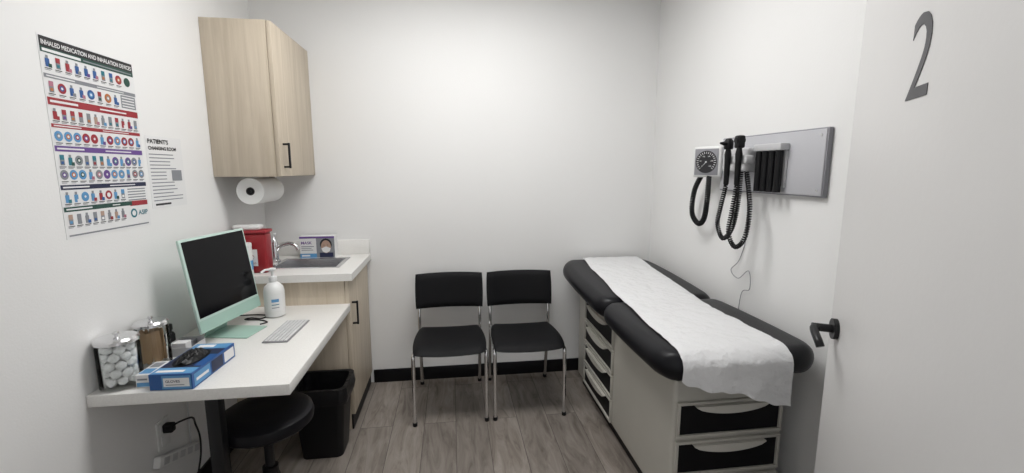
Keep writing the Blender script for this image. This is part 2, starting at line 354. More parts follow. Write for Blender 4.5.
# ------------------------------------------------------------------ desk
dk=root('desk',(-.87,1.9,.70),'white laminate wall desk with black steel leg','desk')
MB().box((XL+.001,1.508,.70),(-.558,2.438,.74),M_lam,bev=.002).obj('desktop',dk,smooth=30)
MB().box((-.875,1.59,.012),(-.83,1.635,.694),M_blackmetal,bev=.003).box((-.92,1.55,.694),(-.79,1.68,.70),M_blackmetal).box((-.91,1.56,0),(-.80,1.67,.012),M_blackmetal,bev=.003).obj('leg',dk,label='black square steel leg')
# computer
Uc=Vector((.1800,.984,0)).normalized(); C0=Vector((-1.005,1.862,.803))
tilt=math.radians(8.5); Nc=Vector((Uc.y,-Uc.x,0)); Vc=(Vector((0,0,1))*math.cos(tilt)-Nc*math.sin(tilt))
Mc=frame(C0,Uc,Vc); W_,H_=.395,.387
cm=root('computer',(-.96,2.0,.74),'pale green all-in-one desktop computer with dark screen','computer')
MB().box((0,0,-.012),(W_,H_,0),M_greenl,bev=.004,M=Mc).obj('housing',cm)
l=MB(); l.rect(.010,.062,W_-.010,H_-.010,M_screen,Mc,n=.0008); l.obj('screen',cm,smooth=0,fix=False,label='black glass screen')
l=MB(); l.rect(.002,.002,W_-.002,.052,M_green,Mc,n=.0008); l.obj('chin',cm,smooth=0,fix=False,label='pale green aluminium chin')
mid=C0+Uc*(W_/2)
Ms2=frame(mid+Vector((0,0,.7405-mid.z)),Uc,(0,0,1))
st=MB()
pf=[(-.10,0),(-.10,.004),(-.094,.008),(-.048,.22),(-.038,.22),(-.086,.002)]
vs=[];n=len(pf)
for sx in (-.065,.065): vs+= [(sx,p[1],p[0]) for p in pf]
st.add(vs,[list(range(n)),[n+i for i in range(n)][::-1]]+[[i,(i+1)%n,n+(i+1)%n,n+i] for i in range(n)],M_green,Ms2)
st.obj('stand',cm)
MB().box((-.075,0,-.10),(.075,.005,.10),M_green,bev=.002,M=Ms2).obj('foot',cm)
# keyboard
kb=root('keyboard',(-.75,2.03,.74),'slim white wireless keyboard with a number pad','keyboard')
Mk=frame((-.695,1.895,.7405),(0.03,1,0),(-1,0.03,0))
MB().box((0,0,0),(.275,.105,.006),M_silver,bev=.003,M=Mk).obj('keyboard_body',kb)
l=MB()
for r in range(6):
    for q in range(18):
        if r==0 and 4<=q<=8:
            if q==4: l.box((.006+4*.0148,.006,.006),(.006+9*.0148-.003,.006+.0116,.009),M_whitep,bev=.0005,seg=1,M=Mk)
            continue
        l.box((.006+q*.0148,.006+r*.0158,.006),(.006+q*.0148+.0108,.006+r*.0158+.0112,.009),M_whitep,bev=.0005,seg=1,M=Mk)
k=l.obj('keycaps',kb,smooth=0); k['kind']='stuff'
thing(MB().tube(spline([(-.90,2.14,.744),(-.88,2.17,.744),(-.93,2.205,.744),(-1.0,2.22,.744),(-.98,2.24,.744),(-.93,2.225,.744),(-.92,2.27,.744),(-1.0,2.29,.744),(-1.14,2.27,.744),(-1.165,2.2,.744)],8),.003,M_black).obj('desk_cable'),'thin black cable curled on the desk','cable')
# sanitizer
P=(-.880,2.275,.7405)
sp=root('sanitizer_bottle',P,'white hand sanitizer pump bottle on the desk','bottle')
MB().lathe([(.036,0),(.045,.005),(.047,.03),(.047,.128),(.042,.150),(.024,.168),(.016,.173),(.016,.183)],M_white,P,seg=36).obj('bottle_body',sp)
MB().lathe([(.019,.180),(.019,.199),(.012,.201),(.007,.203),(.007,.230)],M_whitep,P).box((P[0]-.014,P[1]-.014,P[2]+.228),(P[0]+.014,P[1]+.014,P[2]+.242),M_whitep,bev=.004).tube([(P[0],P[1],P[2]+.237),(P[0]-.024,P[1]-.024,P[2]+.237),(P[0]-.038,P[1]-.037,P[2]+.227)],.006,M_whitep).obj('pump',sp)
l=MB()
def band(l,r,h0,h1,a0,a1,m,n=16):
    vs=[];fs=[]
    for i in range(n+1):
        a=a0+(a1-a0)*i/n
        for h in(h0,h1): vs.append((P[0]+r*math.cos(a),P[1]+r*math.sin(a),P[2]+h))
    for i in range(n): fs.append([2*i,2*i+2,2*i+3,2*i+1])
    l.add(vs,fs,m)
band(l,.0474,.035,.115,-1.9,-.4,M_whitep); band(l,.0478,.080,.095,-1.5,-.8,M_bluel); band(l,.0478,.065,.069,-1.5,-.8,M_teal); band(l,.0478,.050,.054,-1.5,-.8,M_greyp)
l.obj('printed_label',sp,fix=False)
# jars
def jar(name,x,y,r,h,label):
    R=root(name,(x,y,.7405),label,'jar')
    z=.7405
    g=MB(); g.lathe([(r-.006,0),(r,.005),(r,h-.012),(r-.004,h),(r-.007,h),(r-.0035,h-.012),(r-.0035,.008),(0.001,.006)],M_glass,(x,y,z),seg=40,cap=False)
    g.obj('glass_body',R,fix=True)
    MB().lathe([(r-.001,h),(r+.002,h+.002),(r+.002,h+.012),(r-.004,h+.018),(.012,h+.020)],M_chrome,(x,y,z),seg=40).lathe([(.004,h+.018),(.005,h+.024),(.009,h+.028),(.009,h+.033),(.005,h+.036)],M_chrome,(x,y,z),seg=20).obj('lid',R,label='polished steel lid')
    return R
jx,jy=-1.116,1.58
jar('cotton_jar',jx,jy,.059,.152,'glass jar of cotton balls with steel lid on the desk')
def cotton_mesh(seed):
    bm=bmesh.new(); bmesh.ops.create_icosphere(bm,subdivisions=3,radius=.0162)
    for v in bm.verts:
        p=v.co.normalized()*1.6+Vector((seed*3.1,0,0)); v.co*=1+.22*noise.noise(p)+.06*noise.noise(p*4)
    me=bpy.data.meshes.new('cotton_ball'); bm.to_mesh(me); bm.free(); me.materials.append(M_cotton); me.polygons.foreach_set('use_smooth',[True]*len(me.polygons)); return me
cms=[cotton_mesh(i) for i in range(5)]
cnt=0
for L in range(5):
    for k in range(8):
        rr=0 if k==7 else .0360; a=k*2*math.pi/7+L*.45
        o=bpy.data.objects.new('cotton_ball',cms[cnt%5]); COL.objects.link(o); thing(o,'fluffy white cotton ball inside the glass jar','cotton ball','cotton balls in the jar')
        o.location=(jx+rr*math.cos(a),jy+rr*math.sin(a),.7405+.0245+L*.0272+random.uniform(-.001,.003)); o.rotation_euler=(random.random()*3,random.random()*3,random.random()*3); q=random.uniform(.88,1.0); o.scale=(q,q,q); cnt+=1
dx_,dy_=-1.112,1.745
jar('tongue_depressor_jar',dx_,dy_,.052,.150,'glass jar of wooden tongue depressors with steel lid')
sb=MB(); sb.poly([(.008*math.cos(a)*1,.008+.008*math.sin(a)) for a in [math.pi+math.pi*i/6 for i in range(7)]]+[(.008*math.cos(a),.112+.008*math.sin(a)) for a in [math.pi*i/6 for i in range(7)]],.0016,M_stick,frame((0,0,0),(1,0,0),(0,0,1)))
src=sb.obj('tongue_depressor',origin=(0,0,0),smooth=0); thing(src,'flat wooden tongue depressor standing in the glass jar','tongue depressor','tongue depressors in the jar')
cnt=0
for i in range(3):
    for j in range(5):
        o=src if cnt==0 else src.copy()
        if cnt: COL.objects.link(o)
        x=dx_+(i-1)*.022; lim=.032 if i==1 else .024
        o.location=(x,dy_+(j-2)/2*lim,.7405+.0085+random.uniform(0,.012)); o.rotation_euler=(random.uniform(-.05,.05),random.uniform(-.06,.06),random.uniform(-.45,.45)); cnt+=1
# glove box
gb=root('glove_box',(-.92,1.65,.7405),'blue and black disposable glove box lying on the desk','box')
Mg=frame((-.995,1.518,.7405),(1,-.05,0),(.05,1,0))
MB().box((0,0,0),(.135,.265,.055),M_blue,bev=.0015,M=Mg).obj('carton',gb,smooth=0)
l=MB(); l.rect(.004,.004,.131,.05,M_bluel,Mg,n=.0556); l.rect(.012,.014,.10,.03,M_whitep,Mg,n=.0562); l.rect(.004,.05,.131,.21,M_navy,Mg,n=.0556); l.rect(.004,.215,.131,.261,M_bluel,Mg,n=.0556)
l.rect(.105,.06,.131,.16,M_blue,Mg,n=.0560); l.rect(.02,.225,.08,.25,M_whitep,Mg,n=.0562)
Mg2=Mg@frame((0,0,0),(1,0,0),(0,0,1))
l.rect(.004,.004,.131,.05,M_bluel,Mg2,n=.0008); l.rect(.004,.004,.040,.05,M_blue,Mg2,n=.0012); l.rect(.045,.012,.126,.042,M_whitep,Mg2,n=.0012); l.text('GLOVES',.052,.026,.009,M_navy,Mg2,n=.0016,width=.045,bold=.02); l.rect(.052,.017,.11,.020,M_greyp,Mg2,n=.0016)
Mg3=Mg@frame((.135,0,0),(0,1,0),(0,0,1)); l.rect(.01,.006,.10,.048,M_bluel,Mg3,n=.0008); l.rect(.02,.02,.09,.03,M_whitep,Mg3,n=.0012); l.rect(.11,.006,.18,.048,M_navy,Mg3,n=.0008); l.rect(.19,.008,.255,.046,M_whitep,Mg3,n=.0008)
l.obj('printed_panel',gb,smooth=0,fix=False)
l=MB(); pts=[(.060+.046*math.cos(a),.13+.078*math.sin(a)) for a in [2*math.pi*i/28 for i in range(28)]]
l.poly(pts,.0015,M_recess,Mg@Matrix.Translation((0,0,.0552)))
vs=[];fs=[];nn=18
for i in range(nn):
    for j in range(nn):
        u=i/(nn-1)*2-1;v=j/(nn-1)*2-1; rr=max(0,1-u*u-v*v*.9)
        vs.append((.060+u*.034,.13+v*.062,.0565+.022*math.sqrt(rr)*(1+.4*math.sin(i*1.5+j)*math.cos(j*1.1))))
for i in range(nn-1):
    for j in range(nn-1): fs.append([i*nn+j,(i+1)*nn+j,(i+1)*nn+j+1,i*nn+j+1])
l.add(vs,fs,M_bag,Mg); l.obj('glove_opening',gb,label='oval opening with black glove poking out')
sbx=root('swab_box',(-1.035,1.60,.7405),'small white and blue swab carton beside the cotton jar','box')
qa,qb=-1.052,-1.008
MB().box((qa,1.545,.7405),(qb,1.655,.785),M_whitep,bev=.001).obj('carton',sbx,smooth=0)
l=MB(); Mq=frame((qa,1.5448,.7405),(1,0,0),(0,0,1)); l.rect(.003,.004,.041,.018,M_bluel,Mq); l.rect(.006,.026,.036,.032,M_greyp,Mq)
Mq=frame((qa,1.545,.785),(1,0,0),(0,1,0)); l.rect(.004,.01,.04,.05,M_bluel,Mq); l.rect(.006,.06,.038,.10,M_greyp,Mq); l.obj('printed_panel',sbx,smooth=0,fix=False)
og=root('desk_organizer',(-1.07,1.90,.7405),'grey desk organizer holding note blocks beside the computer','organizer')
MB().box((-1.105,1.80,.7405),(-1.015,1.90,.748),M_ltgrey,bev=.002).box((-1.105,1.80,.748),(-1.102,1.90,.785),M_ltgrey).box((-1.018,1.80,.748),(-1.015,1.90,.775),M_ltgrey).box((-1.102,1.80,.748),(-1.018,1.803,.775),M_ltgrey).box((-1.102,1.897,.748),(-1.018,1.90,.785),M_ltgrey).obj('tray',og,smooth=0)
MB().box((-1.09,1.812,.748),(-1.04,1.85,.79),M_whitep,bev=.002).box((-1.085,1.855,.748),(-1.04,1.892,.782),M_greyp,bev=.002).obj('note_block',og,smooth=0)
bb=MB(); bb.lathe([(.017,0),(.018,.003),(.018,.070),(.013,.078),(.009,.080),(.009,.088),(.012,.089),(.012,.110),(.009,.112)],M_black,(-1.125,1.865,.7405))
thing(bb.obj('dropper_bottle'),'small black bottle with cap beside the organizer','bottle')
# ------------------------------------------------------------------ stool
sx,sy=-.765,1.80
stl=root('stool',(sx,sy,0),'black round swivel stool with star base under the desk','stool')
MB().lathe([(.12,.425),(.16,.43),(.177,.445),(.180,.465),(.175,.485),(.156,.498),(.10,.503),(.01,.504)],M_vinyl,(sx,sy,0),seg=48).obj('seat',stl)
MB().lathe([(.03,.07),(.03,.25),(.018,.252),(.018,.41),(.08,.412),(.08,.426)],M_blackmetal,(sx,sy,0)).obj('column',stl)
for k in range(5):
    a=.60+k*2*math.pi/5; d=Vector((math.cos(a),math.sin(a),0))
    MB().tube([Vector((sx,sy,.09))+d*.02,Vector((sx,sy,.085))+d*.12,Vector((sx,sy,.07))+d*.215],.014,M_black,seg=12).obj('base_leg',stl)
    c_=Vector((sx,sy,.026))+d*.215; w=Vector((-d.y,d.x,0))
    MB().cyl(c_-w*.022,c_-w*.006,.025,M_black,seg=20).cyl(c_+w*.006,c_+w*.022,.025,M_black,seg=20).cyl(c_-w*.006,c_+w*.006,.008,M_black).cyl(c_+Vector((0,0,0)),c_+Vector((0,0,.05)),.006,M_black).obj('caster',stl)
# waste bin
def rrect(cx_,cy_,hx,hy,r,n=6):
    out=[]
    for qx,qy,a0 in((1,1,0),(-1,1,90),(-1,-1,180),(1,-1,270)):
        for i in range(n+1):
            a=math.radians(a0+90*i/n); out.append((cx_+qx*(hx-r)+r*math.cos(a),cy_+qy*(hy-r)+r*math.sin(a)))
    return out
def loft(mb,secs,m,capb=True,capt=False):
    n=len(secs[0][0]); vs=[(p[0],p[1],z) for s_,z in secs for p in s_]; fs=[]
    for j in range(len(secs)-1):
        for i in range(n): k=(i+1)%n; fs.append([j*n+i,j*n+k,(j+1)*n+k,(j+1)*n+i])
    if capb: fs.append(list(range(n))[::-1])
    if capt: fs.append([(len(secs)-1)*n+i for i in range(n)])
    mb.add(vs,fs,m)
wx,wy=-.68,2.275
wb=root('waste_bin',(wx,wy,0),'black plastic waste bin lined with a black bag','waste bin')
b=MB(); loft(b,[(rrect(wx,wy,.10,.085,.03),.001),(rrect(wx,wy,.128,.112,.035),.36),(rrect(wx,wy,.136,.12,.037),.365),(rrect(wx,wy,.136,.12,.037),.38),(rrect(wx,wy,.124,.108,.035),.38),(rrect(wx,wy,.096,.08,.03),.01)],M_black,capt=True); b.obj('bin_body',wb)
b=MB(); rnd=[random.uniform(-.006,.008) for _ in range(28)]
def jit(P_,s_): return [(p[0]+(p[0]-wx)*rnd[i]*s_*6,p[1]+(p[1]-wy)*rnd[(i*5)%28]*s_*6) for i,p in enumerate(P_)]
loft(b,[(rrect(wx,wy,.139,.122,.038),.30),(jit(rrect(wx,wy,.142,.125,.038),.8),.335),(rrect(wx,wy,.139,.1225,.038),.383),(rrect(wx,wy,.121,.105,.035),.383),(rrect(wx,wy,.10,.085,.03),.2)],M_bag,capb=False)
b.obj('bag_liner',wb,fix=False)
# outlets and cable under the desk
ou=root('wall_outlet',(XL,1.84,.36),'white wall outlet with black plug under the desk','outlet')
MB().box((XL,1.80,.345),(XL+.006,1.875,.465),M_white,bev=.002).box((XL+.006,1.815,.36),(XL+.009,1.86,.40),M_whitep,bev=.001).box((XL+.006,1.815,.412),(XL+.009,1.86,.452),M_whitep,bev=.001).obj('faceplate',ou,smooth=30)
MB().box((XL+.009,1.822,.41),(XL+.045,1.852,.446),M_black,bev=.005).obj('plug',ou)
thing(MB().tube(spline([(XL+.04,1.837,.434),(XL+.07,1.84,.45),(XL+.08,1.90,.43),(XL+.05,1.97,.36),(XL+.045,2.0,.28),(XL+.055,1.97,.2),(XL+.06,1.9,.1),(XL+.06,1.85,.006),(XL+.10,1.8,.005)],8),.004,M_black).obj('power_cable'),'black power cable looping from the wall outlet','cable')
thing(MB().tube(spline([(XL+.012,1.99,.695),(XL+.01,2.0,.5),(XL+.012,1.99,.3),(XL+.016,1.98,.26)],6),.003,M_ltgrey).obj('network_cable'),'thin grey cable hanging down the wall beneath the desk','cable')
ps=root('power_strip',(XL+.02,1.86,.22),'white power strip fixed to the wall under the desk','power strip')
Mps=frame((XL,1.76,.325),(0,1,-.38),(0,.38,1))
MB().box((0,-.022,0),(.30,.022,.03),M_white,bev=.006,M=Mps).obj('strip_body',ps)
for k in range(5): MB().box((.02+k*.054,-.014,.03),(.055+k*.054,.014,.032),M_ltgrey,bev=.001,M=Mps).obj('socket',ps)
# ------------------------------------------------------------------ chairs
cxx=-.026; FY=2.425
ch=root('chair',(cxx,2.64,0),'black padded side chair with chrome legs beside the cabinet','chair','waiting chairs along the back wall')
def seat_mesh():
    m=MB(); nx,ny=18,16; w,dp=.221,.210; vs=[];fs=[]
    for s_ in (1,-1):
        for j in range(ny+1):
            for i in range(nx+1):
                u=i/nx*2-1; v=j/ny*2-1
                k=1-.08*(u*u*v*v)
                x=u*w*k*(1-.07*(v+1)/2); y=v*dp*k
                e=max(abs(u),abs(v)); edge=(1-e**8)
                z=.448-.010*(1-u*u)*1.0+ (-.016*max(0,-v)**3) + (s_*.023*math.sqrt(max(0,edge)))
                vs.append((cxx+x,2.605+y,z))
    N=(nx+1)*(ny+1)
    for j in range(ny):
        for i in range(nx):
            a=j*(nx+1)+i; fs.append([a,a+1,a+nx+2,a+nx+1]); fs.append([N+a,N+a+nx+1,N+a+nx+2,N+a+1])
    m.add(vs,fs,M_fabric); return m
seat_mesh().obj('seat',ch,smooth=60,fix=False)
def back_mesh():
    m=MB(); nx,nz=16,10; vs=[];fs=[]
    for s_ in (1,-1):
        for j in range(nz+1):
            for i in range(nx+1):
                u=i/nx*2-1; v=j/nz*2-1; k=1-.02*(u*u*v*v); e=max(abs(u),abs(v))
                x=u*.220*k; z=.676+v*.113*k
                y=2.86+.035*(1-u*u)+.02*v - s_*.014*math.sqrt(max(0,1-e**10))
                vs.append((cxx+x,y,z))
    N=(nx+1)*(nz+1)
    for j in range(nz):
        for i in range(nx):
            a=j*(nx+1)+i; fs.append([a,a+1,a+nx+2,a+nx+1]); fs.append([N+a,N+a+nx+1,N+a+nx+2,N+a+1])
    m.add(vs,fs,M_fabric); return m
back_mesh().obj('backrest',ch,smooth=60,fix=False)
for s_ in(-1,1):
    x=cxx+s_*.207
    MB().tube(spline([(x,FY,.006),(x,FY+.005,.2),(x,FY+.01,.385),(x,FY+.02,.41),(x,FY+.05,.416)],6),.011,M_chrome,seg=14).cyl((x,FY,0),(x,FY,.02),.0135,M_black).obj('leg',ch,label='chrome tubular front leg')
    x2=cxx+s_*.197
    MB().tube(spline([(x2,2.935,.006),(x2,2.90,.2),(x2,2.862,.40),(x2,2.858,.50),(x2,2.872,.60),(x2,2.885,.74)],6),.011,M_chrome,seg=14).cyl((x2,2.935,0),(x2,2.935,.02),.0135,M_black).obj('leg',ch,label='chrome tubular rear leg rising to the backrest')
MB().cyl((cxx-.205,FY+.04,.414),(cxx-.195,2.865,.414),.010,M_chrome).cyl((cxx+.205,FY+.04,.414),(cxx+.195,2.865,.414),.010,M_chrome).cyl((cxx-.2,FY+.06,.414),(cxx+.2,FY+.06,.414),.009,M_chrome).cyl((cxx-.19,2.78,.414),(cxx+.19,2.78,.414),.009,M_chrome).obj('seat_frame',ch,label='chrome seat frame')
ch2=copy_thing(ch,(cxx+.464,2.64,0)); ch2['label']='black padded side chair with chrome legs beside the exam table'
# ------------------------------------------------------------------ exam table
TX=1.048
ex=root('exam_table',(TX,2.2,0),'black upholstered exam table on a cream drawer base','exam table')
BX0,BX1,BY0,BY1=.845,1.32,1.52,2.83
b=MB(); b.box((BX0,BY0,.07),(BX1,BY1,.655),M_cream,bev=.018,seg=4).box((BX0+.03,BY0+.03,0),(BX1-.03,BY1-.03,.07),M_black)
b.box((BX0+.02,BY0+.02,.655),(BX1-.02,BY1-.02,.70),M_black)
b.obj('base_body',ex)
def drawer(M,w,h,name='drawer'):
    d=MB(); fr=.012
    d.box((0,0,0),(w,fr,.014),M_cream,bev=.002,M=M).box((0,h-fr,0),(w,h,.014),M_cream,bev=.002,M=M).box((0,fr,0),(fr,h-fr,.014),M_cream,bev=.002,M=M).box((w-fr,fr,0),(w,h-fr,.014),M_cream,bev=.002,M=M)
    d.box((fr,fr,0),(w-fr,h-fr,.004),M_recess,M=M)
    o=d.obj(name,ex)
    hh=MB(); n=16; a,bq=w*.16,w*.84
    top=[(a+(bq-a)*i/n,h-fr-.002) for i in range(n+1)]
    bot=[(a+(bq-a)*i/n,h-fr-.006-.030*math.sin(math.pi*i/n)**.6) for i in range(n,-1,-1)]
    hh.poly(top+bot,.024,M_cream2,M@Matrix.Translation((0,0,.003)))
    hh.obj('handle',o,label='cream curved drawer pull')
Me=frame((BX0+.012,BY0,0),(1,0,0),(0,0,1))
W=BX1-BX0-.024
for zb,hh_ in((.412,.15),(.247,.15),(.082,.15)):
    drawer(Me@Matrix.Translation((0,zb,0)),W,hh_)
Msd=frame((BX0,2.66,0),(0,-1,0),(0,0,1))
for k in range(4):
    drawer(Msd@Matrix.Translation((0,.09+k*.14,0)),.50,.132)
def cushion(y0,y1,hwf,zcf,ht,Rp0,Rp1,name):
    m=MB(); K=10; ys=[]
    for i in range(K+1):
        a=math.pi/2*i/K; ys.append((y0+ht*(1-math.cos(a)) ,math.sin(a)))
    nmid=22
    mids=[(y0+ht+(y1-y0-2*ht)*i/nmid,1) for i in range(1,nmid)]
    ye=[(y1-ht*(1-math.cos(math.pi/2*i/K)),math.sin(math.pi/2*i/K)) for i in range(K,-1,-1)]
    ys=ys+mids+ye
    vs=[];fs=[];n=0
    for y,k in ys:
        k=max(k,.02)
        hw=hwf(y)
        q=min(1,(y-y0)/Rp0); hw-=Rp0*.7*(1-math.sqrt(max(0,1-(1-q)**2)))
        q=min(1,(y1-y)/Rp1); hw-=Rp1*.7*(1-math.sqrt(max(0,1-(1-q)**2)))
        zc=zcf(y); h=ht*k; sec=[]
        inner=hw-ht
        for i in range(13): sec.append((-inner+2*inner*i/12, h))
        for i in range(1,10): a=math.pi/2-math.pi*i/10; sec.append((inner+ht*math.cos(a)*(.25+.75*k),h*math.sin(a)))
        for i in range(13): sec.append((inner-2*inner*i/12,-h))
        for i in range(1,10): a=-math.pi/2-math.pi*i/10; sec.append((-inner+ht*math.cos(a)*(.25+.75*k),h*math.sin(a)))
        n=len(sec); vs+=[(TX+p[0],y,zc+p[1]) for p in sec]
    for j in range(len(ys)-1):
        for i in range(n): q=(i+1)%n; fs.append([j*n+i,j*n+q,(j+1)*n+q,(j+1)*n+i])
    fs.append(list(range(n))[::-1]); fs.append([(len(ys)-1)*n+i for i in range(n)])
    m.add(vs,fs,M_vinyl); return m.obj(name,ex,smooth=70)
HT=.055; YN=1.385
def zc(y): return .754+.038*max(0,min(1,(y-2.05)/.85))
cushion(YN,2.085,lambda y:.320+.010*math.sin(math.pi*(y-YN)/.71),zc,HT,.12,.10,'seat_cushion')
cushion(2.075,2.965,lambda y:.318+.014*math.sin(math.pi*(y-2.075)/.89),zc,HT,.10,.18,'back_cushion')
arc=[]
y=2.955
while y>YN+HT: arc.append((y,zc(y)+HT+.003)); y-=.03
for i in range(0,10):
    a=math.pi/2*i/9; arc.append((YN+HT-(HT+.005)*math.sin(a),zc(YN)+(HT+.003)*math.cos(a)))
for i in range(1,13): arc.append((YN-.005-.004*i/11,zc(YN)-i*.018))
Ls=[0]
for a,b_ in zip(arc,arc[1:]): Ls.append(Ls[-1]+math.dist(a,b_))
def onarc(s_):
    for i in range(len(Ls)-1):
        if s_<=Ls[i+1]: break
    t=(s_-Ls[i])/(Ls[i+1]-Ls[i]); t=min(t,1); return arc[i][0]+(arc[i+1][0]-arc[i][0])*t,arc[i][1]+(arc[i+1][1]-arc[i][1])*t
sEnd0=Ls[-1]-12*.018
nx,ns=60,260; vs=[];fs=[]
for i in range(nx+1):
    u=i/nx; drop=.028+.122*u**.8+.008*math.sin(u*9)+.004*math.sin(u*31)
    tot=sEnd0+drop
    for j in range(ns+1):
        s_=tot*j/ns; yy,zz=onarc(s_); w=j/ns
        xl=.890+(.79-.890)*w; xr=1.290-.070*min(1,w*1.6)
        xl+=.004*math.sin(w*23); xr+=.005*math.sin(w*17+1)
        xx=xl+(xr-xl)*u
        cr_=abs(noise.noise(Vector((xx*9,yy*7,zz*9))))+.5*abs(noise.noise(Vector((xx*22,yy*18,zz*20+5))))
        wr=.009*cr_
        if s_>sEnd0-.05: yy-=wr*.8+.004*(1+math.sin(xx*42))
        else: zz+=wr
        vs.append((xx,yy,zz))
for i in range(nx):
    for j in range(ns):
        a=i*(ns+1)+j; fs.append([a,a+1,a+ns+2,a+ns+1])
p=MB(); p.add(vs,fs,M_paper); o=p.obj('exam_table_paper',smooth=180,fix=False); thing(o,'white crinkled paper sheet draped along the exam table','paper sheet')
# ------------------------------------------------------------------ right wall diagnostics
by0,by1,bz0,bz1=1.513,2.17,1.354,1.618
wb_=root('diagnostic_wall_board',(XR,1.85,1.354),'grey rectangular mounting board fixed to the wall','wall board')
MB().box((XR-.022,by0,bz0),(XR-.0005,by1,bz1),M_greyd,bev=.004).box((XR-.026,by0+.006,bz0+.006),(XR-.021,by1-.006,bz1-.006),M_grey,bev=.003).obj('board',wb_)
for yy in(1.54,):
    for zz in(1.38,1.59): MB().cyl((XR-.026,yy,zz),(XR-.028,yy,zz),.005,M_steel).obj('screw',wb_)
xb=XR-.026
cr=root('instrument_cradle',(xb,1.97,1.43),'light grey instrument charging cradle on the wall board','instrument cradle')
MB().box((xb-.05,1.88,1.45),(xb,2.085,1.56),M_ltgrey,bev=.012,seg=3).box((xb-.088,1.925,1.485),(xb-.045,1.985,1.525),M_ltgrey,bev=.01).box((xb-.088,1.845,1.485),(xb-.045,1.905,1.525),M_ltgrey,bev=.01).obj('cradle_body',cr)
def scope(y,name,label,oph,path):
    R=root(name,(xb-.065,y,1.44),label,'medical instrument')
    x=xb-.104
    MB().lathe([(.008,1.385),(.012,1.395),(.0135,1.50),(.0155,1.53),(.011,1.555)],M_black,(x,y,0)).obj('grip',R)
    h=MB()
    if oph: h.box((x-.016,y-.020,1.555),(x+.016,y+.020,1.612),M_black,bev=.008).cyl((x-.020,y,1.59),(x+.02,y,1.59),.013,M_black)
    else: h.lathe([(.018,1.553),(.021,1.562),(.021,1.590),(.012,1.603)],M_black,(x,y,0)).cyl((x,y,1.578),(x-.048,y-.01,1.581),.015,M_black,r1=.005)
    h.obj('head',R)
    MB().tube(coil(path,.0080,62),.0037,M_black,seg=6).obj('cord',R,label='black coiled cord')
xc=xb-.104
scope(1.955,'otoscope','black corded otoscope hanging in the wall cradle',False,[(xc,1.955,1.384),(xc,1.985,1.28),(xc,2.0,1.20),(xc,1.95,1.135),(xc+.01,1.90,1.19),(xc+.03,1.90,1.30),(xc+.055,1.93,1.452)])
scope(1.875,'ophthalmoscope','black corded ophthalmoscope hanging in the wall cradle',True,[(xc,1.875,1.384),(xc,1.895,1.27),(xc,1.91,1.17),(xc,1.855,1.11),(xc+.01,1.805,1.16),(xc+.03,1.815,1.29),(xc+.055,1.89,1.452)])
sd=root('specula_dispenser',(xb,1.79,1.36),'black tube dispenser for ear specula on the board','dispenser')
MB().box((xb-.045,1.695,1.54),(xb,1.865,1.57),M_ltgrey,bev=.006).box((xb-.010,1.70,1.385),(xb,1.86,1.54),M_ltgrey,bev=.003).obj('bracket',sd)
for k in range(4): MB().cyl((xb-.028,1.718+k*.0405,1.365),(xb-.028,1.718+k*.0405,1.54),.0150,M_black,seg=20).obj('specula_tube',sd)
# bp gauge
gz=1.50; G=Vector((XR-.085,2.205,gz)); gn=Vector((-.86,-.51,0)).normalized()
Mgq=frame(G,Vector((-gn.y,gn.x,0)),(0,0,1))
if (Mgq.to_3x3()@Vector((0,0,1))).dot(gn)<0: Mgq=frame(G,Vector((gn.y,-gn.x,0)),(0,0,1))
bp=root('blood_pressure_gauge',(XR,2.22,1.43),'square wall blood pressure gauge with black dial','blood pressure gauge')
MB().box((-.076,-.080,-.03),(.076,.080,0),M_white,bev=.01,seg=3,M=Mgq).obj('casing',bp)
MB().box((-.064,-.068,0),(.064,.068,.003),M_greyd,bev=.006,M=Mgq).obj('dial_plate',bp)
l=MB(); l.disc(0,0,.058,M_ink,Mgq,n=.0034,seg=40)
for i in range(21):
    a=math.radians(225-270*i/20); r0,r1=(.042,.053); w=.0013
    d=Vector((math.cos(a),math.sin(a),0)); e=Vector((-d.y,d.x,0))
    l.add([d*r0-e*w+Vector((0,0,.0038)),d*r1-e*w+Vector((0,0,.0038)),d*r1+e*w+Vector((0,0,.0038)),d*r0+e*w+Vector((0,0,.0038))],[[0,1,2,3]],M_whitep,Mgq)
for i,tx in enumerate(['0','60','120','180','240','300']):
    a=math.radians(225-270*i/5); l.text(tx,.031*math.cos(a),.031*math.sin(a)-.003,.007,M_whitep,Mgq,n=.0038,align='C')
l.obj('dial_markings',bp,smooth=0,fix=False)
MB().add([(-.002,0,.005),(.002,0,.005),(-.026,-.03,.005)],[[0,1,2]],M_whitep,Mgq).disc(0,0,.005,M_ltgrey,Mgq,n=.006).obj('needle',bp,smooth=0,fix=False)
MB().box((XR-.058,2.19,1.45),(XR-.0005,2.27,1.55),M_ltgrey,bev=.005).obj('wall_bracket',bp)
MB().tube(coil([(XR-.06,2.29,1.425),(XR-.06,2.35,1.34),(XR-.06,2.36,1.22),(XR-.06,2.29,1.165),(XR-.07,2.22,1.20),(XR-.08,2.185,1.30),(XR-.08,2.18,1.425)],.0105,66),.0045,M_black,seg=6).obj('hose',bp,label='black coiled hose')
thing(MB().tube(spline([(XR-.004,1.95,1.352),(XR-.006,1.95,1.15),(XR-.006,1.99,1.02),(XR-.02,2.03,.96),(XR-.02,1.97,.93),(XR-.01,1.91,.98),(XR-.02,1.88,.90),(XR-.01,1.95,.86),(XR-.008,1.97,.70)],8),.0018,M_greyd).obj('thin_cable'),'thin grey cable dangling down the wall behind the table','cable')
